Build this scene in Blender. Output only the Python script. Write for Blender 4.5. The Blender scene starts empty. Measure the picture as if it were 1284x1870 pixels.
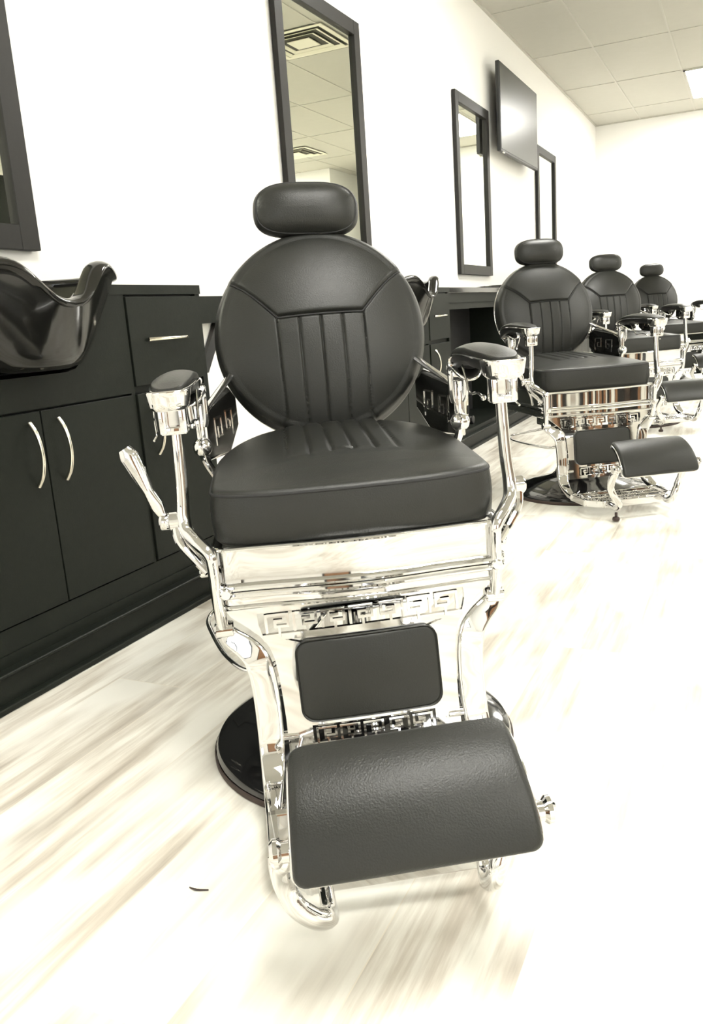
import bpy, bmesh, math, random
from mathutils import Vector, Matrix
random.seed(7)
PI = math.pi
sc = bpy.context.scene
COL = sc.collection
rad = math.radians

# ------------------------------------------------------------------ materials
def new_mat(name):
    m = bpy.data.materials.new(name); m.use_nodes = True
    nt = m.node_tree
    return m, nt, nt.nodes['Principled BSDF']

def simple(name, col, rough=.5, metal=0., coat=0., noise=None, bump=None, spec=.5):
    m, nt, b = new_mat(name)
    b.inputs['Base Color'].default_value = (*col, 1)
    b.inputs['Roughness'].default_value = rough
    b.inputs['Metallic'].default_value = metal
    b.inputs['Specular IOR Level'].default_value = spec
    b.inputs['Coat Weight'].default_value = coat
    b.inputs['Coat Roughness'].default_value = .05
    tc = nt.nodes.new('ShaderNodeTexCoord')
    if noise:
        sc_, amt = noise
        n = nt.nodes.new('ShaderNodeTexNoise'); n.inputs['Scale'].default_value = sc_; n.inputs['Detail'].default_value = 4
        nt.links.new(tc.outputs['Object'], n.inputs['Vector'])
        mx = nt.nodes.new('ShaderNodeMix'); mx.data_type = 'RGBA'
        mx.inputs[6].default_value = (*[c * (1 - amt) for c in col], 1)
        mx.inputs[7].default_value = (*[min(1, c * (1 + amt)) for c in col], 1)
        nt.links.new(n.outputs['Fac'], mx.inputs[0]); nt.links.new(mx.outputs[2], b.inputs['Base Color'])
    if bump:
        sc_, st = bump
        n = nt.nodes.new('ShaderNodeTexNoise'); n.inputs['Scale'].default_value = sc_; n.inputs['Detail'].default_value = 3
        nt.links.new(tc.outputs['Object'], n.inputs['Vector'])
        bp = nt.nodes.new('ShaderNodeBump'); bp.inputs['Strength'].default_value = st; bp.inputs['Distance'].default_value = .002
        nt.links.new(n.outputs['Fac'], bp.inputs['Height']); nt.links.new(bp.outputs['Normal'], b.inputs['Normal'])
    return m

M = {}
M['leather'] = simple('black_leather', (.0175, .018, .0155), .40, noise=(9, .18), bump=(420, .25), spec=.38)
M['thread'] = simple('black_thread', (.012, .012, .012), .7)
M['chrome'] = simple('chrome', (.72, .715, .705), .04, 1.0)
M['gloss'] = simple('gloss_black', (.008, .008, .007), .13, coat=.25)
M['cabinet'] = simple('black_laminate', (.0085, .0105, .0078), .45, noise=(60, .25), bump=(300, .1), spec=.16)
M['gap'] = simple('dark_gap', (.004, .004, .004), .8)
M['frame'] = simple('black_frame', (.013, .012, .0105), .48, noise=(80, .2), spec=.3)
M['handle'] = simple('satin_nickel', (.80, .76, .66), .16, 1.0)
M['rubber'] = simple('brown_rubber', (.045, .028, .022), .6)
M['wall'] = simple('white_wall_paint', (.87, .86, .825), .85, bump=(160, .12))
M['tile'] = simple('ceiling_tile', (.51, .498, .445), .9, noise=(14, .03), bump=(260, .35))
M['grid'] = simple('ceiling_grid', (.51, .498, .445), .6)
M['vent'] = simple('vent_metal', (.78, .75, .62), .5)
M['ventdark'] = simple('vent_dark', (.06, .055, .04), .8)
M['mirror'] = simple('mirror_glass', (.90, .92, .82), .01, 1.0)
M['screen'] = simple('tv_screen', (.012, .013, .012), .27)
M['plastic'] = simple('black_plastic', (.015, .015, .015), .4)
M['whiteplastic'] = simple('white_plastic', (.8, .78, .7), .4)
M['wood'] = simple('brown_wood', (.26, .13, .06), .4, noise=(6, .4))
M['base_cast'] = simple('gloss_black_base', (.012, .012, .012), .10, coat=.5)

def emit(name, col, s):
    m, nt, b = new_mat(name)
    b.inputs['Base Color'].default_value = (.8, .8, .8, 1)
    b.inputs['Emission Color'].default_value = (*col, 1)
    b.inputs['Emission Strength'].default_value = s
    return m
M['lamp'] = emit('lamp_diffuser', (1, .985, .925), 19.0)
M['daylight'] = emit('window_daylight', (.92, .96, 1), 1.3)

def floor_mat():
    m, nt, b = new_mat('plank_floor')
    L = nt.links.new; N = nt.nodes.new
    tc = N('ShaderNodeTexCoord')
    mp = N('ShaderNodeMapping'); mp.inputs['Rotation'].default_value = (0, 0, PI / 2)
    mp.inputs['Location'].default_value = (.13, .092, 0)
    L(tc.outputs['Object'], mp.inputs['Vector'])
    br = N('ShaderNodeTexBrick'); br.offset = .37
    br.inputs['Color1'].default_value = (0, 0, 0, 1); br.inputs['Color2'].default_value = (1, 1, 1, 1)
    br.inputs['Mortar'].default_value = (.5, .5, .5, 1)
    br.inputs['Scale'].default_value = 1; br.inputs['Mortar Size'].default_value = .0008
    br.inputs['Brick Width'].default_value = 1.22; br.inputs['Row Height'].default_value = .178
    L(mp.outputs['Vector'], br.inputs['Vector'])
    # offset the grain per plank
    add = N('ShaderNodeVectorMath'); add.operation = 'MULTIPLY_ADD'
    L(br.outputs['Color'], add.inputs[0]); add.inputs[1].default_value = (7, 5, 3); L(mp.outputs['Vector'], add.inputs[2])
    mp2 = N('ShaderNodeMapping'); mp2.inputs['Scale'].default_value = (1.1, 15, 1)
    L(add.outputs[0], mp2.inputs['Vector'])
    n1 = N('ShaderNodeTexNoise'); n1.inputs['Scale'].default_value = 1.5; n1.inputs['Detail'].default_value = 6; n1.inputs['Roughness'].default_value = .62
    L(mp2.outputs['Vector'], n1.inputs['Vector'])
    mp3 = N('ShaderNodeMapping'); mp3.inputs['Scale'].default_value = (2.2, 5, 1)
    L(add.outputs[0], mp3.inputs['Vector'])
    n2 = N('ShaderNodeTexNoise'); n2.inputs['Scale'].default_value = 1.2; n2.inputs['Detail'].default_value = 3
    L(mp3.outputs['Vector'], n2.inputs['Vector'])
    r1 = N('ShaderNodeValToRGB')
    e = r1.color_ramp.elements
    e[0].position = .28; e[0].color = (.38, .335, .275, 1)
    e[1].position = .62; e[1].color = (.86, .84, .76, 1)
    x = e.new(.46); x.color = (.60, .555, .475, 1)
    L(n1.outputs['Fac'], r1.inputs['Fac'])
    r2 = N('ShaderNodeValToRGB')
    e = r2.color_ramp.elements
    e[0].position = .42; e[0].color = (.0, .0, .0, 1); e[1].position = .62; e[1].color = (1, 1, 1, 1)
    L(n2.outputs['Fac'], r2.inputs['Fac'])
    mx = N('ShaderNodeMix'); mx.data_type = 'RGBA'; mx.inputs[7].default_value = (.86, .845, .775, 1)
    L(r2.outputs['Color'], mx.inputs[0]); L(r1.outputs['Color'], mx.inputs[6])
    mv = N('ShaderNodeMix'); mv.data_type = 'RGBA'; mv.blend_type = 'MULTIPLY'; mv.inputs[0].default_value = 1
    rr = N('ShaderNodeMapRange'); rr.inputs['To Min'].default_value = .93; rr.inputs['To Max'].default_value = 1.0
    L(br.outputs['Color'], rr.inputs['Value'])
    L(mx.outputs[2], mv.inputs[6]); L(rr.outputs['Result'], mv.inputs[7])
    mo = N('ShaderNodeMix'); mo.data_type = 'RGBA'; mo.inputs[7].default_value = (.74, .69, .58, 1)
    L(br.outputs['Fac'], mo.inputs[0]); L(mv.outputs[2], mo.inputs[6])
    L(mo.outputs[2], b.inputs['Base Color'])
    b.inputs['Roughness'].default_value = .42
    b.inputs['Specular IOR Level'].default_value = .35
    return m
M['floor'] = floor_mat()

# ------------------------------------------------------------------ helpers
def link(name, bm, mat, parent=None, smooth=True, ang=35):
    bmesh.ops.recalc_face_normals(bm, faces=bm.faces)
    me = bpy.data.meshes.new(name); bm.to_mesh(me); bm.free()
    me.materials.append(M[mat] if isinstance(mat, str) else mat)
    if smooth:
        me.shade_smooth(); me.set_sharp_from_angle(angle=rad(ang))
    o = bpy.data.objects.new(name, me); COL.objects.link(o)
    if parent: o.parent = parent
    return o

def tag(o, label=None, cat=None, group=None, kind=None):
    if label: o['label'] = label
    if cat: o['category'] = cat
    if group: o['group'] = group
    if kind: o['kind'] = kind
    return o

def empty(name, loc=(0, 0, 0), rz=0):
    o = bpy.data.objects.new(name, None); COL.objects.link(o)
    o.location = loc; o.rotation_euler = (0, 0, rz); o.empty_display_size = .1
    return o

def copy_tree(o, parent=None):
    c = o.copy(); COL.objects.link(c)
    if parent: c.parent = parent
    for ch in list(o.children): copy_tree(ch, c)
    return c

def box(bm, lo, hi, bev=0, seg=2, mat=None):
    lo = Vector(lo); hi = Vector(hi)
    r = bmesh.ops.create_cube(bm, size=1)
    vs = r['verts']
    for v in vs:
        v.co = Vector([(lo[i] + hi[i]) / 2 + v.co[i] * (hi[i] - lo[i]) for i in range(3)])
    if bev:
        es = {e for v in vs for e in v.link_edges}
        r2 = bmesh.ops.bevel(bm, geom=list(es), offset=bev, segments=seg, profile=.5, affect='EDGES')
        vs = list({v for f in r2['faces'] for v in f.verts} | {v for v in vs if v.is_valid})
    if mat is not None:
        bmesh.ops.transform(bm, matrix=mat, verts=vs)
    return vs

def nb(): return bmesh.new()

def catmull(pts, n):
    P = [Vector(p) for p in pts]
    out = []
    for i in range(len(P) - 1):
        p0 = P[i - 1] if i else P[0] * 2 - P[1]
        p1, p2 = P[i], P[i + 1]
        p3 = P[i + 2] if i + 2 < len(P) else P[-1] * 2 - P[-2]
        for k in range(n):
            t = k / n
            out.append(.5 * ((2 * p1) + (-p0 + p2) * t + (2 * p0 - 5 * p1 + 4 * p2 - p3) * t * t + (-p0 + 3 * p1 - 3 * p2 + p3) * t ** 3))
    out.append(P[-1]); return out

def sweep(bm, pts, ra, rb=None, segs=10, smooth=0, closed=False, ref=(0, 0, 1), flat=None):
    """tube along pts; ra/rb half sizes (numbers or lists) across / along ref; flat=n superellipse power"""
    if smooth:
        k = len(pts)
        if closed:
            pts = catmull([pts[-1]] + list(pts) + [pts[0], pts[1]], smooth)[smooth:-2 * smooth + smooth]
            pts = pts[:-1] if (pts[0] - pts[-1]).length < 1e-6 else pts
        else:
            pts = catmull(pts, smooth)
    pts = [Vector(p) for p in pts]; n = len(pts)
    if rb is None: rb = ra
    def val(r, i):
        if isinstance(r, (int, float)): return r
        t = i / (n - 1) * (len(r) - 1); j = min(int(t), len(r) - 2)
        return r[j] + (r[j + 1] - r[j]) * (t - j)
    ref = Vector(ref); rings = []
    prev = None
    for i, p in enumerate(pts):
        if closed: t = pts[(i + 1) % n] - pts[i - 1]
        else: t = pts[min(i + 1, n - 1)] - pts[max(i - 1, 0)]
        t.normalize()
        if prev is None:
            a = ref.cross(t)
            if a.length < 1e-3: a = Vector((1, 0, 0)).cross(t)
            if a.length < 1e-3: a = Vector((0, 1, 0)).cross(t)
        else:
            a = prev - t * prev.dot(t)
        a.normalize(); prev = a
        b = t.cross(a)
        ring = []
        for k in range(segs):
            th = 2 * PI * k / segs
            c, s = math.cos(th), math.sin(th)
            if flat:
                c = math.copysign(abs(c) ** (2 / flat), c); s = math.copysign(abs(s) ** (2 / flat), s)
            ring.append(bm.verts.new(p + a * c * val(ra, i) + b * s * val(rb, i)))
        rings.append(ring)
    m = n if closed else n - 1
    for i in range(m):
        r0, r1 = rings[i], rings[(i + 1) % n]
        for k in range(segs):
            bm.faces.new((r0[k], r0[(k + 1) % segs], r1[(k + 1) % segs], r1[k]))
    if not closed:
        bm.faces.new(rings[0]); bm.faces.new(rings[-1][::-1])

def lathe(bm, prof, segs=48, c=(0, 0, 0), axis='z'):
    c = Vector(c)
    def P(r, z, th):
        v = (r * math.cos(th), r * math.sin(th), z)
        if axis == 'x': v = (v[2], v[0], v[1])
        if axis == 'y': v = (v[0], v[2], v[1])
        return c + Vector(v)
    rings = []
    for r, z in prof:
        if r < 1e-6: rings.append([bm.verts.new(P(0, z, 0))])
        else: rings.append([bm.verts.new(P(r, z, 2 * PI * k / segs)) for k in range(segs)])
    for a, b in zip(rings, rings[1:]):
        for k in range(segs):
            j = (k + 1) % segs
            if len(a) == 1 and len(b) == 1: continue
            if len(a) == 1: bm.faces.new((a[0], b[k], b[j]))
            elif len(b) == 1: bm.faces.new((a[k], a[j], b[0]))
            else: bm.faces.new((a[k], a[j], b[j], b[k]))

def cyl(bm, c, r, L, axis='x', segs=24, bev=.002):
    h = L / 2
    lathe(bm, [(0, -h), (r - bev, -h), (r, -h + bev), (r, h - bev), (r - bev, h), (0, h)], segs, c, axis)

def sell(a, b, n, N):
    out = []
    for k in range(N):
        th = 2 * PI * k / N
        c, s = math.cos(th), math.sin(th)
        out.append((a * math.copysign(abs(c) ** (2 / n), c), b * math.copysign(abs(s) ** (2 / n), s)))
    return out

def rrect(a, b, r, k=6, sub=6):
    out = []
    cs = [(a - r, b - r, 0), (-a + r, b - r, 90), (-a + r, -b + r, 180), (a - r, -b + r, 270)]
    for i, (cx, cy, d) in enumerate(cs):
        for j in range(k + 1):
            t = rad(d + 90 * j / k); out.append((cx + r * math.cos(t), cy + r * math.sin(t)))
        nx = cs[(i + 1) % 4]; t = rad(nx[2]); q = (nx[0] + r * math.cos(t), nx[1] + r * math.sin(t)); p = out[-1]
        for j in range(1, sub):
            f = j / sub; out.append((p[0] + (q[0] - p[0]) * f, p[1] + (q[1] - p[1]) * f))
    return out

def pad(bm, outline, top, T, r=.012, mapf=None, nr=14, bulge=0, rb=.006, c=(0, 0), ns=3):
    """cushion: outline in (u,v); top(u,v) extra height over 0; body thickness T below; rounded edge r"""
    if mapf is None: mapf = lambda u, v, h: (u, v, h)
    c = Vector(c); O = [Vector(p) for p in outline]
    dist = [(p - c).length for p in O]
    def at(i, d, s=1.):
        L = dist[i]; q = c + (O[i] - c) * (max(L - d, 0) / L) * s
        return q
    prof = []
    for k in range(1, nr + 1): prof.append(('t', k / nr))
    for k in range(1, 6):
        a = k / 5 * PI / 2; prof.append(('e', r * (1 - math.sin(a)) , r * (1 - math.cos(a))))
    prof = [p for p in prof]
    rings = []
    def hgt(q): return top(q.x, q.y)
    rings.append([bm.verts.new(mapf(c.x, c.y, hgt(c)))])
    for p in prof:
        ring = []
        for i in range(len(O)):
            if p[0] == 't':
                q = c + (at(i, r) - c) * p[1]; h = hgt(q)
            else:
                q = at(i, p[1]); h = hgt(at(i, r)) - p[2]
            ring.append(bm.verts.new(mapf(q.x, q.y, h)))
        rings.append(ring)
    for k in range(1, ns + 1):
        t = k / ns; ring = []
        for i in range(len(O)):
            h0 = hgt(at(i, r)) - r; h1 = -T + rb
            q = at(i, -bulge * math.sin(PI * t)); ring.append(bm.verts.new(mapf(q.x, q.y, h0 + (h1 - h0) * t)))
        rings.append(ring)
    ring = []
    for i in range(len(O)):
        q = at(i, rb); ring.append(bm.verts.new(mapf(q.x, q.y, -T)))
    rings.append(ring); 
    rings.append([bm.verts.new(mapf(c.x, c.y, -T))])
    n = len(O)
    for a, b in zip(rings, rings[1:]):
        for k in range(n):
            j = (k + 1) % n
            if len(a) == 1: bm.faces.new((a[0], b[k], b[j]))
            elif len(b) == 1: bm.faces.new((a[k], a[j], b[0]))
            else: bm.faces.new((a[k], a[j], b[j], b[k]))

def prism(bm, poly, d0, d1, mapf):
    """extrude a 2-D polygon between depths d0, d1; mapf(u,v,d)"""
    a = [bm.verts.new(mapf(u, v, d0)) for u, v in poly]
    b = [bm.verts.new(mapf(u, v, d1)) for u, v in poly]
    bm.faces.new(a); bm.faces.new(b[::-1]); n = len(poly)
    for k in range(n):
        j = (k + 1) % n; bm.faces.new((a[k], b[k], b[j], a[j]))

def bar2(bm, p, q, w, d0, d1, mapf):
    p = Vector(p); q = Vector(q); t = (q - p).normalized(); n = Vector((-t.y, t.x)) * w / 2; t = t * w / 2
    prism(bm, [p - t - n, q + t - n, q + t + n, p - t + n], d0, d1, mapf)

def key_unit(bm, u0, v0, w, h, bw, d0, d1, mapf, flip=False):
    f = (lambda x: u0 + w - x * w) if flip else (lambda x: u0 + x * w)
    P = [(.02, 0), (.02, 1), (.86, 1), (.86, .28), (.36, .28), (.36, .64), (.60, .64)]
    P = [(f(x), v0 + y * h) for x, y in P]
    for a, b in zip(P, P[1:]): bar2(bm, a, b, bw, d0, d1, mapf)

def key_row(bm, u0, u1, v0, v1, n, bw, d0, d1, mapf):
    w = (u1 - u0) / n
    for i in range(n):
        key_unit(bm, u0 + i * w + w * .04, v0 + .004, w * .92, (v1 - v0) - .008, bw, d0, d1, mapf, flip=(i >= n / 2))
        um = u0 + (i + .5) * w
        bar2(bm, (um, v0 - .004), (um, v0 + .3 * (v1 - v0)), bw, d0, d1, mapf)

# ------------------------------------------------------------------ the barber chair
def make_chair():
    R = empty('barber_chair')
    # --- base and column
    bm = nb()
    lathe(bm, [(0, 0), (.274, 0), (.276, .004), (.276, .016), (.272, .024), (.258, .031), (.235, .036), (.222, .040), (.20, .048), (.15, .060), (.115, .074), (.10, .09), (.096, .10), (0, .10)], 96)
    base = link('base', bm, 'base_cast', R)
    bm = nb()
    lathe(bm, [(.2775, .0), (.2795, .002), (.2795, .010), (.2775, .012)], 96)
    link('base_rim', bm, 'rubber', base)
    bm = nb()
    lathe(bm, [(0, .09), (.092, .09), (.094, .10), (.080, .118), (.066, .125), (.062, .14), (.062, .27), (0, .27)], 48)
    link('column', bm, 'chrome', R)
    bm = nb()
    box(bm, (-.11, -.04, .265), (.11, .20, .345), .01)
    box(bm, (-.17, -.12, .342), (.17, .24, .362), .006)
    link('seat_mount', bm, 'chrome', R)
    # --- seat cushion
    def seat_out():
        out = []
        yf, yb, w = -.178, .30, .227
        N = 260
        for k in range(N):
            th = 2 * PI * k / N
            c, s = math.cos(th), math.sin(th)
            if s < 0:   # front half: nearly square with a gentle bow
                n = 9
                x = w * math.copysign(abs(c) ** (2 / n), c); y = -abs(s) ** (2 / n) * (.178 + .016 * math.cos(x / w * PI / 2))
            else:
                n = 2.7
                x = w * math.copysign(abs(c) ** (2 / n), c); y = abs(s) ** (2 / n) * yb
            out.append((x, y))
        return out
    def seat_top(x, y):
        z = .527 + .022 * max(0, 1 - (x / .23) ** 2) * max(0, min(1, (y + .178) / .12)) ** .7
        z += .016 * max(0, min(1, (y + .1) / .35))
        # channels in the rear half, ending at a curved seam
        f = max(0, min(1, (y + .035 - .35 * x * x) / .02))
        if f > 0:
            if abs(x) < .11:
                for g in (-.095, -.057, -.019, .019, .057, .095):
                    z -= .0065 * f * math.exp(-((x - g) / .0038) ** 2)
            z += .003 * f * (1 if abs(x) < .097 else .0)
        return z
    bm = nb(); pad(bm, seat_out(), seat_top, -.439, r=.013, nr=60, rb=.008, bulge=.003, ns=4, c=(0, .02))
    seat = link('seat', bm, 'leather', R, ang=60)
    bm = nb(); so = seat_out()
    pts = [(x * .985, y * .985, .527 - .006) for x, y in so]
    pts = [Vector((x * .992, y * .992, seat_top(x * .95, y * .95) - .0085)) for x, y in so]
    sweep(bm, pts, .0026, segs=8, closed=True)
    link('seat_piping', bm, 'thread', seat)
    # --- seat apron (chrome band) and rails
    def apron_path(off, z, n=24):
        P = []
        P.append((-.226 - off, .24, z)); P.append((-.226 - off, .05, z)); P.append((-.226 - off, -.15, z))
        for k in range(5):
            a = rad(180 + 90 * k / 4); P.append((-.206 + (.02 + off) * math.cos(a), -.165 + (.02 + off) * math.sin(a), z))
        for k in range(1, n):
            x = -.206 + .412 * k / n
            P.append((x, -.185 - off - .016 * (.5 - .5 * math.cos(2 * PI * (x + .206) / .412)), z))
        for k in range(5):
            a = rad(270 + 90 * k / 4); P.append((.206 + (.02 + off) * math.cos(a), -.165 + (.02 + off) * math.sin(a), z))
        P.append((.226 + off, -.15, z)); P.append((.226 + off, .05, z)); P.append((.226 + off, .24, z))
        return P
    bm = nb()
    lvl = [(.000, .442), (.003, .440), (.003, .436), (-.002, .4345), (-.002, .385), (0, .377), (0, .345), (-.012, .345), (-.012, .44)]
    rows = [[bm.verts.new(p) for p in apron_path(o, z)] for o, z in lvl]
    for a, b in zip(rows, rows[1:] + rows[:1]):
        for k in range(len(a) - 1): bm.faces.new((a[k], a[k + 1], b[k + 1], b[k]))
    for e in (0, -1): bm.faces.new([r[e] for r in rows])
    apron = link('seat_apron', bm, 'chrome', R, ang=18)
    bm = nb()
    sweep(bm, apron_path(.003, .440), .0035, segs=8)
    sweep(bm, apron_path(.004, .378), .006, segs=10)
    sweep(bm, apron_path(.004, .366), .0055, segs=10)
    sweep(bm, apron_path(.000, .345), .004, segs=8)
    for s in (-1, 1): cyl(bm, (s * .214, -.195, .372), .009, .014, 'y')
    link('apron_rail', bm, 'chrome', apron)
    # --- leg panel (greek key plate)
    def mp(u, v, d):   # leans slightly: bottom further forward
        y = -.190 - (.30 - v) * .10 - d - .006 * math.cos(u / .17 * PI / 2)
        return (u, y, v)
    bm = nb(); T0, T1 = -.004, .004
    def P(poly): prism(bm, poly, T0, T1, mp)
    for s in (-1, 1):
        outer = [(.212, .345), (.206, .335), (.185, .318), (.165, .300), (.152, .282), (.146, .262), (.143, .235), (.141, .20), (.140, .16), (.141, .10)]
        inner = [(.165, .345), (.165, .335), (.165, .318), (.160, .300), (.10, .282), (.10, .262), (.10, .235), (.10, .20), (.10, .16), (.10, .10)]
        for i in range(len(outer) - 1):
            P([(s * outer[i][0], outer[i][1]), (s * outer[i + 1][0], outer[i + 1][1]), (s * inner[i + 1][0], inner[i + 1][1]), (s * inner[i][0], inner[i][1])])
    nseg = 12
    def strip(v0, v1, ua, ub):
        for k in range(nseg):
            a = ua + (ub - ua) * k / nseg; b = ua + (ub - ua) * (k + 1) / nseg
            P([(a, v0), (b, v0), (b, v1), (a, v1)])
    strip(.336, .345, -.165, .165); strip(.290, .300, -.16, .16); strip(.145, .290, -.10, .10); strip(.10, .112, -.10, .10)
    panel = link('leg_panel', bm, 'chrome', R, ang=25)
    bm = nb(); key_row(bm, -.155, .155, .301, .335, 7, .0042, -.001, .006, mp)
    link('greek_key', bm, 'chrome', panel, smooth=False)
    bm = nb(); key_row(bm, -.095, .095, .113, .144, 5, .0036, -.001, .006, mp)
    link('greek_key', bm, 'chrome', panel, smooth=False)
    bm = nb()
    pad(bm, rrect(.114, .0665, .022), lambda u, v: .010 * (1 - (u / .12) ** 2) * (1 - (v / .07) ** 2), .004, r=.008,
        mapf=lambda u, v, h: (u, mp(u, v, 0)[1] - h - .012, .2205 + v), nr=8)
    # recompute height for lean
    for v_ in bm.verts:
        v_.co.y += -(.30 - v_.co.z) * .10 + (.30 - (v_.co.z - .2205)) * .10
    link('leg_cushion', bm, 'leather', panel, ang=60)
    # --- side rails down to the footplate
    for s in (-1, 1):
        bm = nb()
        path = [(s * .222, -.172, .322), (s * .210, -.180, .300), (s * .188, -.190, .282), (s * .172, -.197, .258), (s * .166, -.201, .21), (s * .166, -.206, .15),
                (s * .168, -.214, .108), (s * .170, -.240, .078), (s * .172, -.285, .060), (s * .172, -.32, .055)]
        sweep(bm, path, [.010, .016, .019, .021, .021, .021, .020, .018, .014, .012], [.010, .007, .006, .006, .006, .007, .009, .010, .010, .009], segs=20, smooth=5, ref=(0, 1, 0), flat=6)
        o = link('side_rail', bm, 'chrome', R, ang=50)
        bm = nb()
        cyl(bm, (s * .218, -.178, .312), .013, .030, 'x'); link('joint', bm, 'chrome', o); bm = nb(); cyl(bm, (s * .146, -.207, .130), .008, .05, 'x')
        link('joint', bm, 'chrome', o)
    # --- footplate
    bm = nb()
    fo = [(-.170, -.315), (-.166, -.42), (-.120, -.470), (.120, -.470), (.166, -.42), (.170, -.315)]
    mz = lambda u, v, d: (u, v, d)
    def fr(a, b, w, d0, d1): bar2(bm, a, b, w, d0, d1, mz)
    for a, b in zip(fo, fo[1:] + fo[:1]): fr(a, b, .016, .040, .066)
    for s in (-1, 1): fr((s * .165, -.31), (s * .12, -.25), .012, .046, .060)
    for y_ in (-.345, -.39, -.435): fr((-.145, y_), (.145, y_), .006, .052, .062)
    for x in (-.14, .14): fr((x, -.33), (x, -.455), .008, .052, .062)
    fp = link('footplate', bm, 'chrome', R, smooth=False)
    md = fp.modifiers.new('bevel', 'BEVEL'); md.width = .0025; md.segments = 2; md.limit_method = 'ANGLE'
    bm = nb()
    for r_ in range(3):
        key_row(bm, -.13, .13, -.345 - .045 * (r_ + 1) + .045 + .002, -.345 - .045 * r_ + .045 - .002, 6, .0055, .053, .060, mz)
    link('tread', bm, 'chrome', fp, smooth=False)
    # --- footrest on its S arms
    A = Vector((0, -.533, .276)); B = Vector((0, -.643, .180))
    ch = (B - A); Lh = ch.length; t = ch.normalized(); nrm = Vector((0, -t.z, t.y)); 
    if nrm.z < 0: nrm = -nrm
    mid = (A + B) / 2
    hl = Lh / 2
    def mf(u, v, h):   # v along A->B, arched
        a = v / hl * .62
        Rr = hl / math.sin(.62)
        p = mid + t * ((Rr + h) * math.sin(a)) + nrm * ((Rr + h) * math.cos(a) - Rr * math.cos(.62) + .004)
        w = 1.005 + .035 * v / hl
        return (u * w, p.y, p.z)
    bm = nb(); pad(bm, rrect(.134, hl, .013, sub=10), lambda u, v: .012 + .004 * (1 - (u / .14) ** 2), .002, r=.010, mapf=mf, nr=12)
    foot = link('footrest', bm, 'leather', R, ang=60)
    bm = nb(); pad(bm, rrect(.1365, hl + .003, .018, sub=10), lambda u, v: 0.004, .010, r=.004, mapf=mf, nr=4, rb=.004)
    link('footrest_pan', bm, 'chrome', foot)
    for s in (-1, 1):
        bm = nb()
        pv = mid + t * .034 + nrm * .002
        cyl(bm, (s * .146, pv.y, pv.z), .012, .026, 'x', bev=.003); cyl(bm, (s * .155, pv.y, pv.z), .0165, .013, 'x', bev=.004)
        link('footrest_knob', bm, 'chrome', foot)
        bm = nb()
        if s < 0: path = [(s * .143, pv.y + .012, pv.z + .004), (s * .149, pv.y + .006, pv.z - .014), (s * .151, -.588, .160), (s * .149, -.580, .134), (s * .139, -.582, .108), (s * .122, -.576, .086), (s * .107, -.560, .068), (s * .103, -.535, .054), (s * .104, -.508, .052), (s * .106, -.470, .056)]
        else: path = [(s * .140, pv.y + .01, pv.z), (s * .138, pv.y + .044, pv.z - .012), (s * .135, -.545, .150), (s * .126, -.540, .120), (s * .112, -.548, .096), (s * .104, -.546, .074), (s * .102, -.526, .058), (s * .104, -.505, .054), (s * .105, -.490, .060), (s * .106, -.47, .056)]
        sweep(bm, path, [.010, .013, .013, .012, .012, .012, .012, .011, .010, .009], [.012, .013, .012, .012, .012, .012, .012, .011, .010, .009], segs=12, smooth=5, flat=2.6, ref=(0, 1, 0))
        arm = link('footrest_bracket', bm, 'chrome', R, ang=60)
        bm = nb()
        if s > 0: bm.free(); continue
        lathe(bm, [(0, .0), (.011, .0), (.013, .003), (.013, .009), (.011, .013), (.005, .015), (.005, .03), (0, .03)], 20, (s * .104, -.530, .004))
        link('rubber_foot', bm, 'rubber', arm)
    # --- backrest disc
    P0 = Vector((-.002, .352, .742)); lean = rad(17)
    up = Vector((0, math.sin(lean), math.cos(lean))); nf = Vector((0, -math.cos(lean), math.sin(lean)))
    def mb(u, v, h):
        p = P0 + up * v + nf * h; return (u, p.y, p.z)
    Rb = .217
    def seam_v(u):
        a = abs(u)
        if a < .087: return .026
        if a < .12: return .026 + (a - .087) * 1.15
        q = (a - .12) / .09
        return .064 + .062 * math.sin(min(q, 1) * PI / 2)
    def back_top(u, v):
        r2 = (u * u + v * v) / (Rb * Rb)
        z = .006 + .052 * (max(0, 1 - r2) ** .5) * .55 + .030 * (1 - r2)
        sv = seam_v(u); d = v - sv
        z += .008 * (1 / (1 + math.exp(-d / .0022))) * max(0, 1 - r2 ** 7)      # upper panel stands proud
        z -= .005 * math.exp(-(d / .004) ** 2)
        if d < 0 and abs(u) < .10:
            f = min(1, -d / .006)
            for g in (-.088, -.044, 0, .044, .088):
                gg = g * (1 + .0 * v)
                z -= .0042 * f * math.exp(-((u - gg) / .0026) ** 2)
            z += .003 * f * (abs(u) < .088)
        return z
    bm = nb(); pad(bm, sell(Rb, Rb, 2, 320), back_top, .045, r=.020, mapf=mb, nr=110, bulge=.006, ns=4, rb=.012)
    back = link('backrest', bm, 'leather', R, ang=60)
    bm = nb()
    pts = []
    def disc_h(u, v):
        rr = math.hypot(u, v); e = .020
        if rr <= Rb - e: return back_top(u, v)
        k_ = (Rb - e) / rr; h = back_top(u * k_, v * k_)
        q = max(0, min(1, 1 - (Rb - rr) / e))
        return h - e * (1 - math.sqrt(max(0, 1 - q * q)))
    for k in range(121):
        u = -.205 + .41 * k / 120; v = seam_v(u)
        if u * u + v * v > (Rb - .001) ** 2: continue
        pts.append(mb(u, v - .0015, disc_h(u, v + .003) - .0018))
    sweep(bm, pts, .0022, segs=6)
    link('seam', bm, 'thread', back)
    bm = nb(); pad(bm, sell(Rb + .004, Rb + .004, 2, 96), lambda u, v: 0, .022, r=.003, mapf=lambda u, v, h: mb(u, v, h - .036), nr=2, rb=.02)
    link('back_shell', bm, 'chrome', R)
    # neck posts and headrest
    bm = nb()
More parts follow.
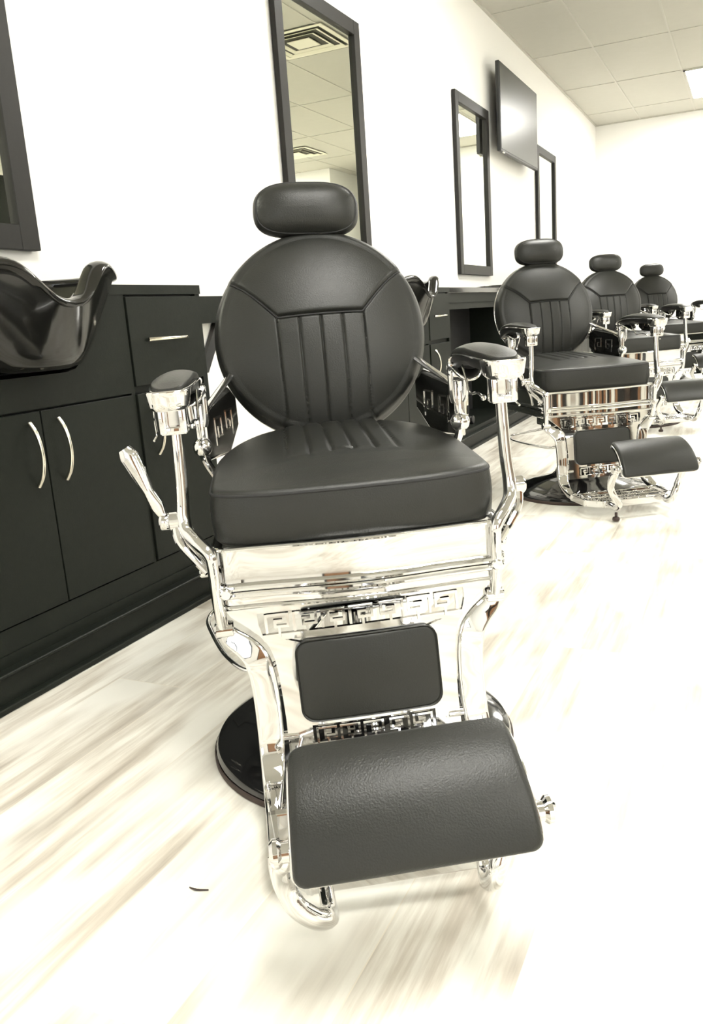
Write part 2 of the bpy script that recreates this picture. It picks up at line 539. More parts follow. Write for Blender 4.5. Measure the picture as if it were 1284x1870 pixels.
    for s in (-1, 1): sweep(bm, [mb(s * .03, .16, -.03), mb(s * .03, .235, -.02), mb(s * .03, .27, -.0)], .006, segs=10)
    link('headrest_post', bm, 'chrome', back)
    hc = Vector((.002, .412, .995))
    a_, b_, c_ = .111, .060, .047
    bm = nb(); NU, NV = 64, 32
    def hp(th, ph):
        def f(x, n): return math.copysign(abs(x) ** (2 / n), x)
        ct, st, cp, sp = math.cos(th), math.sin(th), math.cos(ph), math.sin(ph)
        x = a_ * f(ct, 3.0) * f(cp, 2.7); z = b_ * f(st, 2.7) * f(cp, 2.7); y = c_ * f(sp, 2.0)
        z -= .006 * (1 - (x / a_) ** 2) * (1 if z < 0 else -.4) * -1
        p = hc + Vector((0, math.sin(rad(10)), math.cos(rad(10)))) * z + Vector((0, -math.cos(rad(10)), math.sin(rad(10)))) * (-y)
        return (x, p.y, p.z)
    rings = []
    for j in range(NV + 1):
        ph = -PI / 2 + PI * j / NV
        if j in (0, NV): rings.append([bm.verts.new(hp(0, ph))]); continue
        rings.append([bm.verts.new(hp(2 * PI * k / NU, ph)) for k in range(NU)])
    for a, b in zip(rings, rings[1:]):
        for k in range(NU):
            j = (k + 1) % NU
            if len(a) == 1: bm.faces.new((a[0], b[k], b[j]))
            elif len(b) == 1: bm.faces.new((a[k], a[j], b[0]))
            else: bm.faces.new((a[k], a[j], b[j], b[k]))
    for v_ in bm.verts: v_.co -= hc
    head = link('headrest', bm, 'leather', R, ang=80); head.location = hc
    bm = nb()
    pts = [Vector(hp(2 * PI * k / 80, -.42)) - hc for k in range(80)]
    sweep(bm, pts, .0018, segs=6, closed=True)
    link('headrest_seam', bm, 'thread', head)
    # --- arms
    for s in (-1, 1):
        xc = s * .260
        y0, y1 = -.172, .180; ym = (y0 + y1) / 2; hl2 = (y1 - y0) / 2
        def arch(v): 
            q = (v) / hl2
            return .687 + .006 * (1 - q * q) - .020 * max(0, q) ** 2.2
        def ma(u, v, h): return (xc + u, ym + v, arch(v) + h)
        bm = nb()
        pad(bm, [(u * (1 - .10 * v / hl2), v) for u, v in sell(.030, hl2 - .006, 3.2, 72)], lambda u, v: .017 * (1 - (u / .036) ** 2) ** .6 * max(0.05, 1 - (v / hl2) ** 4), .002, r=.006, mapf=ma, nr=10)
        ap = link('arm_pad', bm, 'leather', R, ang=60)
        bm = nb()   # leather wrapped under body, thicker to the rear
        pad(bm, [(u * (1 - .10 * v / hl2), v) for u, v in sell(.028, hl2 - .008, 3.2, 72)], lambda u, v: 0, .020, r=.002, mapf=lambda u, v, h: (xc + u, ym + v, arch(v) + (h if h > -.01 else h * (1 + .5 * max(0, v / hl2)))), nr=3, rb=.008)
        link('arm_body', bm, 'plastic', ap)
        bm = nb()   # chrome rim
        rim = [(xc + u * (1 - .10 * v / hl2), ym + v, arch(v) - .001) for u, v in sell(.0325, hl2 - .002, 3.2, 72)]
        sweep(bm, rim, .0028, .002, segs=8, closed=True)
        link('arm_rim', bm, 'chrome', ap)
        bm = nb()   # front cap
        pad(bm, sell(.034, .034, 3.4, 56), lambda u, v: 0, .030, r=.003, mapf=lambda u, v, h: (xc + u * (1 + h * 5), y0 + .030 + v * (1 + h * 5), .6885 + h), nr=3, rb=.006)
        link('arm_cap', bm, 'chrome', ap)
        # post and bracket
        bm = nb()
        path = [(s * .256, -.135, .630), (s * .257, -.137, .585), (s * .259, -.140, .53), (s * .262, -.143, .492), (s * .259, -.152, .468), (s * .243, -.172, .452), (s * .226, -.188, .436), (s * .223, -.190, .415), (s * .222, -.188, .36), (s * .219, -.180, .312)]
        sweep(bm, path, [.0085, .009, .0095, .0105, .011, .011, .010, .009, .009, .010], [.010, .011, .012, .013, .013, .013, .012, .011, .010, .010], segs=14, smooth=6, flat=2.5, ref=(0, 1, 0))
        post = link('arm_post', bm, 'chrome', R, ang=60)
        bm = nb()
        cyl(bm, (s * .277, -.140, .484), .0145, .022, 'x', bev=.004)
        sweep(bm, [(s * .276, -.142, .482), (s * .272, -.152, .452), (s * .250, -.168, .425), (s * .232, -.18, .405)], [.008, .007, .007, .006], segs=10, smooth=4)
        cyl(bm, (s * .236, -.165, .402), .008, .02, 'x')
        link('pivot', bm, 'chrome', post)
        bm = nb()
        bx, by = s * .258, -.142
        for q in (-1, 1): box(bm, (bx + q * .0155 - .0055, by - .012, .622), (bx + q * .0155 + .0055, by + .016, .662), .002)
        box(bm, (bx - .021, by - .012, .656), (bx + .021, by + .016, .664), .002)
        box(bm, (bx - .0195, by - .010, .620), (bx + .0195, by + .014, .632), .002)
        box(bm, (bx - .012, by + .006, .626), (bx + .012, by + .012, .664))
        link('arm_bracket', bm, 'chrome', post)
        # rear strut of the armrest
        bm = nb()
        rx, ry = s * .243, .115
        for q in (-1, 1): sweep(bm, [(rx + q * .012, ry, .672), (rx + q * .014, ry - .004, .65), (rx + q * .013, ry - .004, .615), (rx + q * .009, ry, .60)], .0055, .007, segs=8, smooth=4, ref=(0, 1, 0))
        box(bm, (rx - .018, ry - .010, .655), (rx + .018, ry + .01, .674), .004)
        box(bm, (rx - .008, ry - .006, .545), (rx + .008, ry + .006, .640), .003)
        strut = link('rear_strut', bm, 'chrome', R, ang=50)
        bm = nb()
        lathe(bm, [(0, -.014), (.012, -.014), (.016, -.010), (.018, -.002), (.018, .004), (.014, .012), (.008, .016), (0, .017)], 24, (rx - s * .0, ry - .004, .562))
        sweep(bm, [(rx, ry, .55), (rx - s * .004, ry + .005, .53), (rx - s * .018, ry + .01, .50), (rx - s * .03, ry + .015, .47)], [.009, .008, .008, .009], segs=10, smooth=4)
        link('strut_knob', bm, 'chrome', strut)
        bm = nb()   # curved underside shell near the rear
        pad(bm, sell(.028, .062, 2.6, 40), lambda u, v: 0, .010, r=.003, mapf=lambda u, v, h: (xc + u - s * .008, .10 + v, .668 + h - 5.0 * v * v), nr=3)
        link('arm_underside', bm, 'chrome', ap)
        bm = nb()   # release wire
        sweep(bm, [(xc - s * .026, .03, .672), (xc - s * .028, -.01, .645), (xc - s * .028, -.03, .628), (xc - s * .026, -.075, .632), (xc - s * .026, -.11, .627)], .0022, segs=8, smooth=3)
        lathe(bm, [(0, -.005), (.004, -.003), (.005, 0), (.004, .003), (0, .005)], 12, (xc - s * .026, -.112, .627))
        sweep(bm, [(xc + s * .03, -.11, .655), (xc + s * .032, -.10, .635), (xc + s * .034, -.085, .615), (xc + s * .038, -.095, .607)], .002, segs=8, smooth=3)
        link('release_wire', bm, 'chrome', ap)
        # side plate carrying the back, greek key on black
        sx = s * .247
        def ms(u, v, d): return (sx + s * d + s * (-.055) * (u - .12) / .2, u, v)
        poly = [(.13, .535), (.13, .612), (.17, .632), (.285, .650), (.315, .630), (.315, .575), (.25, .530)]
        bm = nb(); prism(bm, poly, -.004, .004, ms); side = link('side_plate', bm, 'gloss', R, smooth=False)
        bm = nb()
        sweep(bm, [ms(u, v, 0) for u, v in poly], .0036, .006, segs=8, closed=True, ref=(1, 0, 0))
        sweep(bm, [ms(.13, .622, 0), ms(.17, .634, 0), ms(.26, .660, 0), ms(.31, .676, 0)], .004, .008, segs=10, smooth=3, ref=(1, 0, 0))
        link('plate_edge', bm, 'chrome', side)
        for u_, v_, fl in ((.175, .555, False), (.235, .562, True)):
            bm = nb(); key_unit(bm, u_, v_, .042, .050, .004, -.006, .006, ms, fl)
            link('plate_key', bm, 'chrome', side, smooth=False)
    # --- recline lever on the viewer's left
    bm = nb()
    s = -1
    path = [(-.339, -.135, .604), (-.333, -.136, .592), (-.322, -.137, .565), (-.311, -.138, .535), (-.301, -.139, .51), (-.294, -.139, .495), (-.284, -.14, .482)]
    sweep(bm, path, [.010, .015, .013, .009, .011, .007, .007], [.006, .008, .010, .011, .007, .007, .007], segs=12, smooth=6, flat=2.4, ref=(0, 1, 0))
    sweep(bm, [(-.284, -.14, .482), (-.268, -.13, .455), (-.255, -.12, .428), (-.247, -.11, .405), (-.240, -.10, .390)], [.007, .006, .005, .005], segs=10, smooth=4)
    cyl(bm, (-.292, -.140, .484), .013, .018, 'x', bev=.003)
    link('recline_lever', bm, 'chrome', R, ang=60)
    # --- pump pedal loop
    bm = nb()
    loop = [(-.06, -.10, .285), (-.12, -.165, .25), (-.183, -.172, .226), (-.228, -.105, .226), (-.262, .01, .230), (-.272, .07, .236), (-.252, .105, .245), (-.205, .08, .256), (-.16, .03, .27), (-.07, .0, .285)]
    sweep(bm, loop, .0045, segs=10, smooth=6)
    link('pump_pedal', bm, 'chrome', R, ang=60)
    return R

chair = make_chair()
GRP = 'barber chairs along the mirror wall'
def pose(root, x, y, deg, label, dz=0):
    root.location = (x, y, 0); root.rotation_euler = (0, 0, rad(deg)); tag(root, label, 'barber chair', GRP)
    if dz:
        for ch in root.children:
            if ch.name.split('.')[0] not in ('base', 'column'): ch.location.z += dz
c2 = copy_tree(chair); c3 = copy_tree(chair); c4 = copy_tree(chair)
pose(chair, 1.093, 1.282, 30.8, 'largest black leather and chrome barber chair, nearest, in the middle of the photo')
pose(c2, 1.102, 3.468, 34.6, 'second barber chair from the front, just right of and behind the large one')
pose(c3, 1.071, 5.512, 33.8, 'third barber chair from the front, partly hidden behind the second one', .012)
pose(c4, 1.117, 7.831, 33.0, 'farthest barber chair, smallest, cut off by the right edge of the photo', .010)
# the near chair has some play in it: its upper parts lean very slightly
TILT = {'footrest': -2.6, 'footrest_bracket': -2.4, 'footplate': -2.2, 'leg_panel': -2.0, 'side_rail': -2.0, 'headrest': 0, 'backrest': -.7, 'back_shell': -.7, 'base': 0, 'column': 0, 'seat': -.9}
for ch in chair.children:
    k = ch.name.split('.')[0]
    a = rad(TILT.get(k, -1.0))
    if k == 'headrest':
        ch.rotation_euler = (0, rad(2.6), 0); ch.location.x += -.012
    else:
        zc = {'footrest': .23, 'footrest_bracket': .15, 'footplate': .05, 'leg_panel': .22, 'side_rail': .2}.get(k, .45)
        mt = Matrix.Translation((0, 0, zc)) @ Matrix.Rotation(a, 4, 'Y') @ Matrix.Translation((0, 0, -zc))
        off = {'leg_panel': -.004, 'side_rail': -.004, 'footrest': -.008}.get(k, 0)
        ch.matrix_basis = mt
    if k in ('arm_post', 'arm_pad', 'rear_strut', 'recline_lever'): ch.matrix_basis = Matrix.Translation((-.007, 0, 0)) @ ch.matrix_basis
    if k == 'pump_pedal': ch.matrix_basis = Matrix.Identity(4)
    if k == 'footrest_bracket':
        for g in list(ch.children): bpy.data.objects.remove(g)

# ------------------------------------------------------------------ room shell
XW, YN, YF, XR, H = 0.0, -3.6, 10.66, 7.0, 2.744
def slab(name, lo, hi, mat, **kw):
    bm = nb(); box(bm, lo, hi); o = link(name, bm, mat, smooth=False); return tag(o, kind='structure')
slab('floor', (-.15, YN - .15, -.08), (XR + .15, 13.2, 0), 'floor')
slab('wall_left', (-.15, YN - .15, 0), (0, YF + .15, H + .06), 'wall')
slab('wall_far', (0, YF, 0), (2.55, YF + .12, H + .06), 'wall')
slab('wall_alcove_right', (3.5, YF, 0), (3.62, 13.0, H + .06), 'wall')
slab('wall_far_right', (3.62, YF, 0), (XR + .15, YF + .12, H + .06), 'wall')
slab('wall_alcove_left', (2.43, YF + .12, 0), (2.55, 13.0, H + .06), 'wall')
slab('wall_alcove_end', (2.43, 13.0, 0), (3.62, 13.12, H + .06), 'wall')
slab('wall_right', (XR, YN - .15, 0), (XR + .15, YF, H + .06), 'wall')
# near wall (behind the camera) with two storefront windows and a brown door: chrome mirrors it
def pieces(name, rects, mat, y0, y1):
    bm = nb()
    for x0, x1, z0, z1 in rects: box(bm, (x0, y0, z0), (x1, y1, z1))
    return tag(link(name, bm, mat, smooth=False), kind='structure')
pieces('wall_near', [(0, .5, 0, H + .06), (2.4, 3.0, 0, H + .06), (4.0, 4.4, 0, H + .06), (6.4, 7.0, 0, H + .06), (.5, 2.4, 0, .5), (.5, 2.4, 2.3, H + .06), (4.4, 6.4, 0, .5), (4.4, 6.4, 2.3, H + .06), (3.0, 4.0, 2.15, H + .06)], 'wall', YN - .12, YN)
for i, (x0, x1) in enumerate(((.5, 2.4), (4.4, 6.4))):
    w = empty('window_%d' % (i + 1), ((x0 + x1) / 2, YN - .06, .5)); tag(w, kind='structure')
    bm = nb(); 
    X0, X1 = x0 - (x0 + x1) / 2, x1 - (x0 + x1) / 2
    box(bm, (X0, -.04, 0), (X0 + .06, .05, 1.8)); box(bm, (X1 - .06, -.04, 0), (X1, .05, 1.8)); box(bm, (X0, -.04, 0), (X1, .05, .06)); box(bm, (X0, -.04, 1.74), (X1, .05, 1.8)); box(bm, (-.03, -.03, 0), (.03, .04, 1.8))
    link('window_frame', bm, 'frame', w, smooth=False)
    bm = nb(); box(bm, (X0 + .05, -.012, .05), (X1 - .05, -.004, 1.75)); link('window_pane', bm, 'daylight', w, smooth=False)
d = empty('door_1', (3.5, YN - .06, 0)); tag(d, kind='structure')
bm = nb(); box(bm, (-.5, -.05, 0), (-.44, .06, 2.15)); box(bm, (.44, -.05, 0), (.5, .06, 2.15)); box(bm, (-.5, -.05, 2.09), (.5, .06, 2.15)); link('door_frame', bm, 'frame', d, smooth=False)
bm = nb(); box(bm, (-.44, -.02, .005), (.44, .02, 2.09)); link('door_leaf', bm, 'wood', d, smooth=False)
bm = nb(); sweep(bm, [(.36, .02, .95), (.36, .06, .95), (.36, .06, 1.15), (.36, .02, 1.15)], .009, segs=10); link('door_handle', bm, 'handle', d)

# ceiling: tiles and grid
slab('ceiling', (-.15, YN - .15, H + .008), (XR + .15, 13.2, H + .07), 'tile')
bm = nb()
gx = [.495 + .575 * k for k in range(-0, 12)]; gy = [6.23 + 1.262 * k for k in range(-8, 6)]
for x in gx: box(bm, (x - .007, YN, H+.003), (x + .007, 13.0, H + .0085))
for y in gy: box(bm, (0, y - .007, H+.003), (XR, y + .007, H + .0085))
box(bm, (0, YN, H - .004), (.018, YF, H + .008)); box(bm, (0, YF - .018, H - .004), (2.55, YF, H + .008))
tag(link('trim_1', bm, 'grid', smooth=False), kind='structure')

def lamp(x0, y0, label, group='recessed ceiling light panels'):
    r = empty('ceiling_light', (x0 + .2875, y0 + .631, H)); tag(r, label, 'ceiling light', group)
    bm = nb()
    a, b = .2875 - .011, .631 - .011
    for lo, hi in (((-a, -b, -.006), (-a + .018, b, .006)), ((a - .018, -b, -.006), (a, b, .006)), ((-a, -b, -.006), (a, -b + .018, .006)), ((-a, b - .018, -.006), (a, b, .006))): box(bm, lo, hi)
    link('light_frame', bm, 'grid', r, smooth=False)
    bm = nb(); box(bm, (-a + .018, -b + .018, -.003), (a - .018, b - .018, .004)); link('diffuser', bm, 'lamp', r, smooth=False)
    return r
cols = [gx[1], gx[6], gx[10]]
rows_ = [gy[10 - 0], gy[6], gy[2]]
for i, x in enumerate(cols):
    for j, y in enumerate(rows_):
        if i == 0 and j == 2: x, y = gx[2], gy[3]
        if i == 0 and j == 0: lab = 'white glowing ceiling light panel near the far wall, at the right edge of the photo'
        else: lab = 'white glowing ceiling light panel out of view overhead'
        lamp(x, y, lab, None if (i == 0 and j == 0) else 'ceiling light panels out of view overhead')

def vent(cx, cy, label):
    r = empty('ceiling_vent', (cx, cy, H)); tag(r, label, 'vent', None)
    bm = nb(); box(bm, (-.27, -.27, -.002), (.27, .27, .004)); link('vent_opening', bm, 'ventdark', r, smooth=False)
    bm = nb()
    def louvre(a, w, z0, z1):
        for k in range(4):
            m = Matrix.Rotation(k * PI / 2, 3, 'Z')
            q = [(-a, -a, z0), (a, -a, z0), (a - w, -a + w, z1), (-a + w, -a + w, z1)]
            q2 = [(x, y, z + .004) for x, y, z in q]
            A = [bm.verts.new(m @ Vector(p)) for p in q]; B = [bm.verts.new(m @ Vector(p)) for p in q2]
            bm.faces.new(A); bm.faces.new(B[::-1])
            for i in range(4): bm.faces.new((A[i], B[i], B[(i + 1) % 4], A[(i + 1) % 4]))
    louvre(.285, .035, -.006, -.006)
    louvre(.228, .026, -.014, -.004); louvre(.165, .026, -.014, -.004)
    box(bm, (-.09, -.09, -.014), (.09, .09, -.008))
    link('louvre', bm, 'vent', r, smooth=False)
    return r
vent(1.31, 5.90, 'square ceiling vent reflected large near the top of the middle mirror')
vent(3.33, 9.42, 'square ceiling vent reflected small, lower in the middle mirror')

# ------------------------------------------------------------------ mirrors
def mirror(y0, y1, label, z0=1.0, z1=2.1):
    r = empty('wall_mirror', (0, (y0 + y1) / 2, z0)); tag(r, label, 'mirror', 'framed mirrors on the left wall')
    w = (y1 - y0) / 2; h = z1 - z0; f = .062
    bm = nb()
    for lo, hi in (((.004, -w, 0), (.028, -w + f, h)), ((.004, w - f, 0), (.028, w, h)), ((.004, -w + f, 0), (.028, w - f, f)), ((.004, -w + f, h - f), (.028, w - f, h))):
        box(bm, lo, hi, .0015, 1)
    link('mirror_frame', bm, 'frame', r, smooth=False)
    bm = nb(); box(bm, (.004, -w + f - .005, f - .005), (.012, w - f + .005, h - f + .005)); link('mirror_glass', bm, 'mirror', r, smooth=False)
    return r
mirror(.93, 1.722, 'black framed mirror nearest, cut off by the left edge of the photo')
mirror(3.105, 3.905, 'black framed mirror behind the headrest of the largest chair')
mirror(5.318, 6.055, 'black framed mirror fully visible, left of the television')
mirror(7.54, 8.29, 'black framed mirror farthest back, partly behind the television')

# ------------------------------------------------------------------ television
tv = empty('television', (.10, 6.65, 2.13)); tag(tv, 'flat black television mounted high on the left wall', 'television')
bm = nb(); box(bm, (-.028, -.56, -.29), (.0, .56, .29), .004); link('tv_housing', bm, 'plastic', tv, smooth=False)
bm = nb(); box(bm, (-.001, -.553, -.275), (.0025, .553, .283)); link('tv_screen', bm, 'screen', tv, smooth=False)
bm = nb(); box(bm, (-.098, -.12, -.12), (-.088, .12, .12)); box(bm, (-.09, -.04, -.04), (-.028, .04, .04)); link('wall_bracket', bm, 'plastic', tv, smooth=False)
bm = nb(); box(bm, (-.055, -.38, -.20), (-.028, .38, .12), .01); link('rear_bulge', bm, 'plastic', tv, smooth=False)
bm = nb(); box(bm, (-.006, -.50, -.297), (.002, -.46, -.289), .001); link('sensor', bm, 'whiteplastic', tv, smooth=False)

# ------------------------------------------------------------------ cabinets, bowls, counters
XF = .284
def pull(r, y, z, L, vertical=True, name='handle', parent=None):
    bm = nb()
    pts = []
    for k in range(9):
        q = -1 + 2 * k / 8
        o = .004 + .026 * (1 - q * q) ** .8
        pts.append((XF + .018 + o, y, z + q * L / 2) if vertical else (XF + .018 + o, y + q * L / 2, z))
    sweep(bm, pts, [.0055, .0045, .0042, .0045, .0055], segs=10, smooth=2)
    return link(name, bm, 'handle', parent or r, ang=60)

def cabinet(y0, label):
    r = empty('wash_cabinet', (0, y0, 0)); tag(r, label, 'cabinet', 'black wash cabinets along the left wall')
    W = .99
    bm = nb()
    # carcass with notch for the bowl in its front and top
    box(bm, (.004, 0, .112), (XF - .002, .655, .69)); box(bm, (.004, .655, .112), (XF - .002, W, .865))
    box(bm, (.004, 0, .69), (XF - .002, .018, .865)); box(bm, (.004, .64, .69), (XF - .002, .655, .865))
    link('carcass', bm, 'cabinet', r, smooth=False)
    bm = nb()
    # front fascia around the bowl
    mfp = lambda u, v, d: (XF - .002 + d, u, v)
    prism(bm, [(0, .622), (.66, .622), (.66, .868), (.600, .868), (.545, .80), (.488, .72), (.462, .700), (.43, .694), (.23, .694), (.198, .700), (.172, .72), (.115, .80), (.060, .868), (0, .868)], 0, .016, mfp)
    box(bm, (XF - .002, .66, .868), (XF + .016, W, .892)); box(bm, (XF - .002, .60, .868), (XF + .016, .66, .892)); box(bm, (XF - .002, 0, .868), (XF + .016, .06, .892))
    box(bm, (.004, .625, .865), (XF, W, .892)); box(bm, (.004, 0, .865), (XF, .035, .892)); box(bm, (.004, 0, .865), (.05, W, .892))
    box(bm, (XF - .002, .648, .112), (XF + .012, .662, .868))
    box(bm, (XF - .002, 0, .112), (XF + .014, W, .166)); box(bm, (XF - .002, W - .022, .112), (XF + .012, W, .868))
    link('front_frame', bm, 'cabinet', r, smooth=False)
    for i, (a, b) in enumerate(((.016, .328), (.332, .645))):
        bm = nb(); box(bm, (XF, a, .170), (XF + .018, b, .617), .001, 1); dr = link('door', bm, 'cabinet', r, smooth=False)
        pull(r, .290 if i == 0 else .376, .524, .142, True, 'handle', dr)
    bm = nb(); box(bm, (XF, .664, .170), (XF + .018, .964, .617), .001, 1); dr = link('door', bm, 'cabinet', r, smooth=False)
    pull(r, .717, .52, .135, True, 'handle', dr)
    bm = nb(); box(bm, (XF, .664, .637), (XF + .018, .964, .862), .001, 1); dr = link('drawer', bm, 'cabinet', r, smooth=False)
    pull(r, .815, .753, .165, False, 'handle', dr)
    return r
cabs = [1.04, 3.26, 5.48, 7.70]
cl = ['black wash cabinet nearest, at the left edge, with arched door handles', 'black wash cabinet seen between the largest chair and its right armrest',
      'black wash cabinet hidden mostly behind the second barber chair', 'black wash cabinet farthest away, behind the rear barber chairs']
for y, l in zip(cabs, cl): cabinet(y, l)

def bowl(yc, label):
    r = empty('shampoo_bowl', (0, yc, .0)); tag(r, label, 'shampoo bowl', 'glossy black shampoo bowls on the cabinets')
    N = 120
    def outline(a, f):
        # plan outline; a angle (0 = front, +x); f 0 rim .. 1 bottom
        c, s = math.cos(a), math.sin(a)
        ax = .215 * (1 - f) + .165 * f; ay = .335 * (1 - f) + .125 * f
        n = 2.7
        x = .225 + .0 + ax * math.copysign(abs(c) ** (2 / n), c) + .0 * f
        y = ay * math.copysign(abs(s) ** (2 / n), s)
        # narrow towards the front
        y *= 1 - .38 * max(0, (x - .25) / .19) * (1 - f)
        return x, y
    def rim(a):
        x, y = outline(a, 0)
        z = .905
        if math.cos(a) > 0:
            g = max(0, (x - .30) / .13)
            z += .020 * math.exp(-((abs(y) - .150) / .06) ** 2) * min(1, g)
            z -= .066 * math.exp(-(abs(y) / .085) ** 2.6) * min(1, g)
        return z
    bm = nb(); rings = []
    th = .014
    prof = [(1, 0, 'b'), (.96, 0, 'o'), (.85, 0, 'o'), (.65, 0, 'o'), (.45, 0, 'o'), (.25, 0, 'o'), (.10, 0, 'o')]
    def ringpt(a, f, inn, zz=None):
        x, y = outline(a, f); z = rim(a); zb = .705
        zf = z + (zb - z) * f
        v = Vector((x - .225, y)); L = v.length; v = v * ((L - inn) / L)
        return (v.x + .225, v.y, zf if zz is None else zz(z))
    for f in (1, .97, .92, .8, .65, .5, .35, .2, .1, .05):
        inn = .03 if f == 1 else (.010 if f == .97 else (.002 if f == .92 else 0))
        rings.append([bm.verts.new(ringpt(2 * PI * k / N, f, inn)) for k in range(N)])
    for k2 in range(9):   # rolled lip
        t = PI * (-.15 + 1.3 * k2 / 8)
        rings.append([bm.verts.new(ringpt(2 * PI * k / N, 0.0, th - (th + .010) * math.cos(t), lambda z, t=t: z + .013 * math.sin(t))) for k in range(N)])
    for f in (.15, .4, .6, .75):
        rings.append([bm.verts.new(ringpt(2 * PI * k / N, f, .028)) for k in range(N)])
    rings.append([bm.verts.new((.225, 0, rings[-1][0].co.z - .01))])
    bm.faces.new(rings[0][::-1])
    for a, b in zip(rings, rings[1:]):
        for k in range(N):
            j = (k + 1) % N
            if len(b) == 1: bm.faces.new((a[k], a[j], b[0]))
            else: bm.faces.new((a[k], a[j], b[j], b[k]))
    link('basin', bm, 'gloss', r, ang=60)
    bm = nb(); lathe(bm, [(0, .0), (.022, 0), (.024, .003), (.02, .005), (0, .004)], 24, (.225, 0, .742)); link('drain', bm, 'chrome', r)
    bm = nb(); box(bm, (.035, -.03, .905), (.075, .03, .93), .006); sweep(bm, [(.055, 0, .93), (.06, 0, .965), (.09, 0, .985), (.13, 0, .975)], .008, segs=10, smooth=4); bm.free()
    return r
bl = ['glossy black shampoo bowl nearest, at the left edge of the photo', 'glossy black shampoo bowl seen just right of the largest backrest', 'glossy black shampoo bowl hidden behind the second barber chair', 'glossy black shampoo bowl farthest away behind the rear chairs']
for y, l in zip(cabs, bl): bowl(y + .33, l)

# continuous plinth under everything
bm = nb()
box(bm, (.004, .2, 0), (.312, 9.9, .078)); box(bm, (.004, .2, .078), (.330, 9.9, .086), .002, 1); box(bm, (.30, .2, 0), (.3305, 9.9, .016), .004, 2)
box(bm, (.004, .2, .086), (.302, 9.9, .112))
pl = tag(link('plinth', bm, 'cabinet', smooth=False), 'long low black plinth running along the left wall beneath the cabinets', 'plinth')

# slim wall ledge with diagonal brace (between first and second cabinet)
r = empty('wall_ledge', (0, 2.03, 0)); tag(r, 'slim black wall ledge with a diagonal brace behind the largest backrest', 'ledge')
bm = nb(); box(bm, (.004, .002, .788), (.045, 1.228, .878), .001, 1); link('ledge_board', bm, 'cabinet', r, smooth=False)
bm = nb()
mw = lambda u, v, d: (d, u, v)
prism(bm, [(.475, .788), (.525, .788), (.40, .62), (.35, .62)], .004, .02, mw)
link('brace', bm, 'plastic', r, smooth=False)

# styling counters
def counter(y0, y1, label):
    r = empty('styling_counter', (0, y0, 0)); tag(r, label, 'counter', 'black styling counters between cabinets')
    L = y1 - y0
    bm = nb(); box(bm, (.004, .001, .866), (XF + .01, L - .001, .893), .002, 1); link('worktop', bm, 'gloss', r, smooth=False)
    bm = nb(); box(bm, (XF - .03, .001, .815), (XF - .012, L - .001, .866)); box(bm, (XF-.03, .001, .78), (XF - .02, L - .001, .815)); link('apron_board', bm, 'cabinet', r, smooth=False)
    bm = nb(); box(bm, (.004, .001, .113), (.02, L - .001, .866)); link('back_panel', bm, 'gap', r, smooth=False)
    return r
counter(4.25, 5.48, 'black styling counter with an open dark recess beneath, left of the second chair')
counter(6.47, 7.70, 'black styling counter farther back, glimpsed between the rear chairs')
counter(8.69, 9.88, 'black styling counter nearest the far wall, behind the farthest chair')

# sliver of debris on the floor
bm = nb(); sweep(bm, [(1.039, .802, .0015), (1.052, .801, .002), (1.068, .807, .0015)], [.0008, .0018, .0006], .0012, segs=6, smooth=3)
tag(link('wood_splinter', bm, 'rubber'), 'tiny dark sliver lying on the pale floor left of the footrest', 'splinter')

# small white appliance standing in the recess
r = empty('white_appliance', (.17, 4.70, .112)); tag(r, 'small white boxy appliance with a black round foot under the styling counter', 'appliance')
bm = nb(); box(bm, (-.05, -.05, 0), (.05, .05, .21), .006); link('body', bm, 'whiteplastic', r)
bm = nb(); box(bm, (.0505, .0, .03), (.056, .045, .19), .002); link('side_strip', bm, 'handle', r)
bm = nb(); box(bm, (.0565, .008, .06), (.060, .038, .11), .001); link('dark_window', bm, 'gap', r)
bm = nb(); cyl(bm, (.075, .02, .025), .025, .03, 'x'); link('black_foot', bm, 'plastic', r)

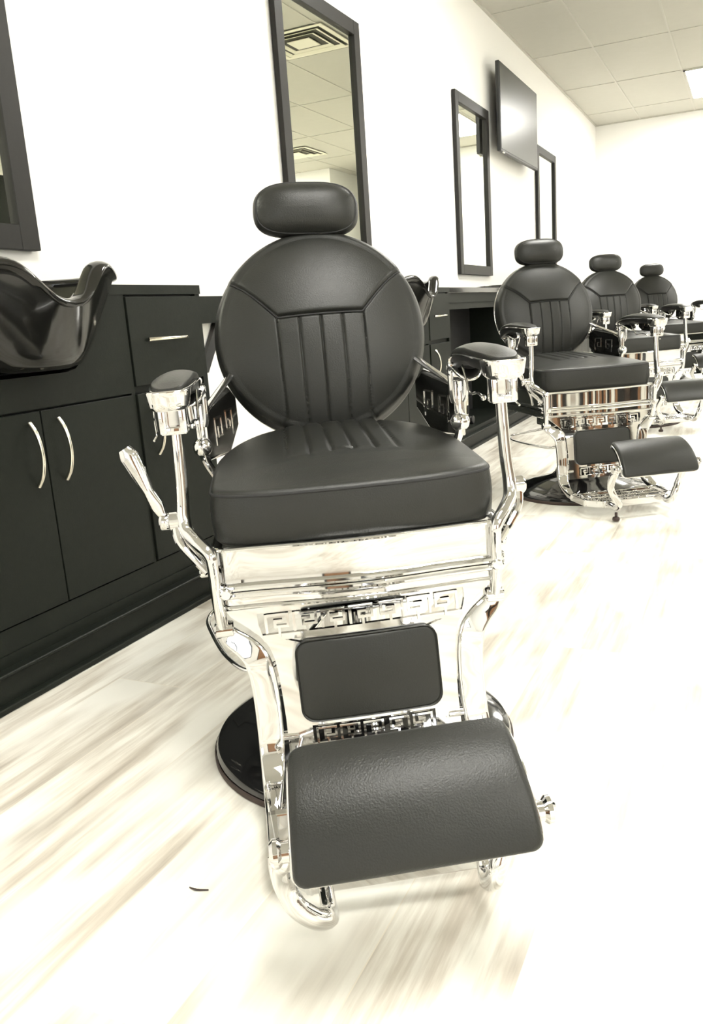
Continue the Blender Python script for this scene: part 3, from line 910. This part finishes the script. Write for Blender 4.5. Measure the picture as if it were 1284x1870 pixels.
# made-up unseen things, added to give the chrome and nearest mirror something to reflect
r = empty('striped_reflection_block', (4.35, 1.2, 0)); tag(r, 'made-up unseen block with brown and black upright panels, added to stripe the chrome bands', 'reflection stand-in')
bm = nb(); box(bm, (.02, -1.6, 0), (.55, 1.6, 1.0)); link('body', bm, 'plastic', r, smooth=False)
bm = nb(); box(bm, (-.05, -1.65, 1.0), (.58, 1.65, 1.04), .004); link('block_top', bm, 'frame', r, smooth=False)
y = -1.6; k = 0
while y < 1.5:
    wd = (.11, .05, .16, .08, .13, .06)[k % 6]
    bm = nb(); box(bm, (0, y, .04), (.02, y + wd, .98)); link('panel', bm, ('wood', 'frame', 'wood', 'whiteplastic', 'frame', 'wood', 'whiteplastic')[k % 7], r, smooth=False)
    y += wd + .03; k += 1
r = empty('dark_reflection_block', (5.2, 6.7, 0)); tag(r, 'made-up tall dark block, unseen, added for a dark reflection in the nearest mirror', 'cupboard')  # invented dark block out of view, only there to darken the nearest mirror
bm = nb(); box(bm, (-.3, -.7, 0), (.3, .7, 2.35), .004); link('body', bm, 'cabinet', r, smooth=False)
for q in (-1, 1):
    bm = nb(); box(bm, (-.318, min(q * .005, q * .69), .05), (-.3, max(q * .005, q * .69), 2.30), .002); link('door', bm, 'cabinet', r, smooth=False)

# ------------------------------------------------------------------ world, camera, view
w = bpy.data.worlds.new('world'); sc.world = w; w.use_nodes = True
w.node_tree.nodes['Background'].inputs['Color'].default_value = (.8, .85, .9, 1)
w.node_tree.nodes['Background'].inputs['Strength'].default_value = .5

cam = bpy.data.cameras.new('camera'); co = bpy.data.objects.new('camera', cam); COL.objects.link(co); sc.camera = co
yaw, pitch, roll = rad(26.158), rad(13.155), rad(-4.035)
fwd = Vector((-math.sin(yaw) * math.cos(pitch), math.cos(yaw) * math.cos(pitch), -math.sin(pitch)))
right = Vector((math.cos(yaw), math.sin(yaw), 0)); upv = right.cross(fwd)
r2 = right * math.cos(roll) + upv * math.sin(roll); u2 = -right * math.sin(roll) + upv * math.cos(roll)
mat = Matrix((r2, u2, -fwd)).transposed().to_4x4(); mat.translation = (1.73, 0, .77)
co.matrix_world = mat
cam.sensor_fit = 'VERTICAL'; cam.sensor_height = 24; cam.lens = 1508.74 / 1870 * 24
cam.clip_start = .02; cam.clip_end = 60

sc.view_settings.view_transform = 'Standard'; sc.view_settings.look = 'None'
sc.view_settings.gamma = 1; sc.view_settings.use_curve_mapping = False
sc.view_settings.exposure = 1.15
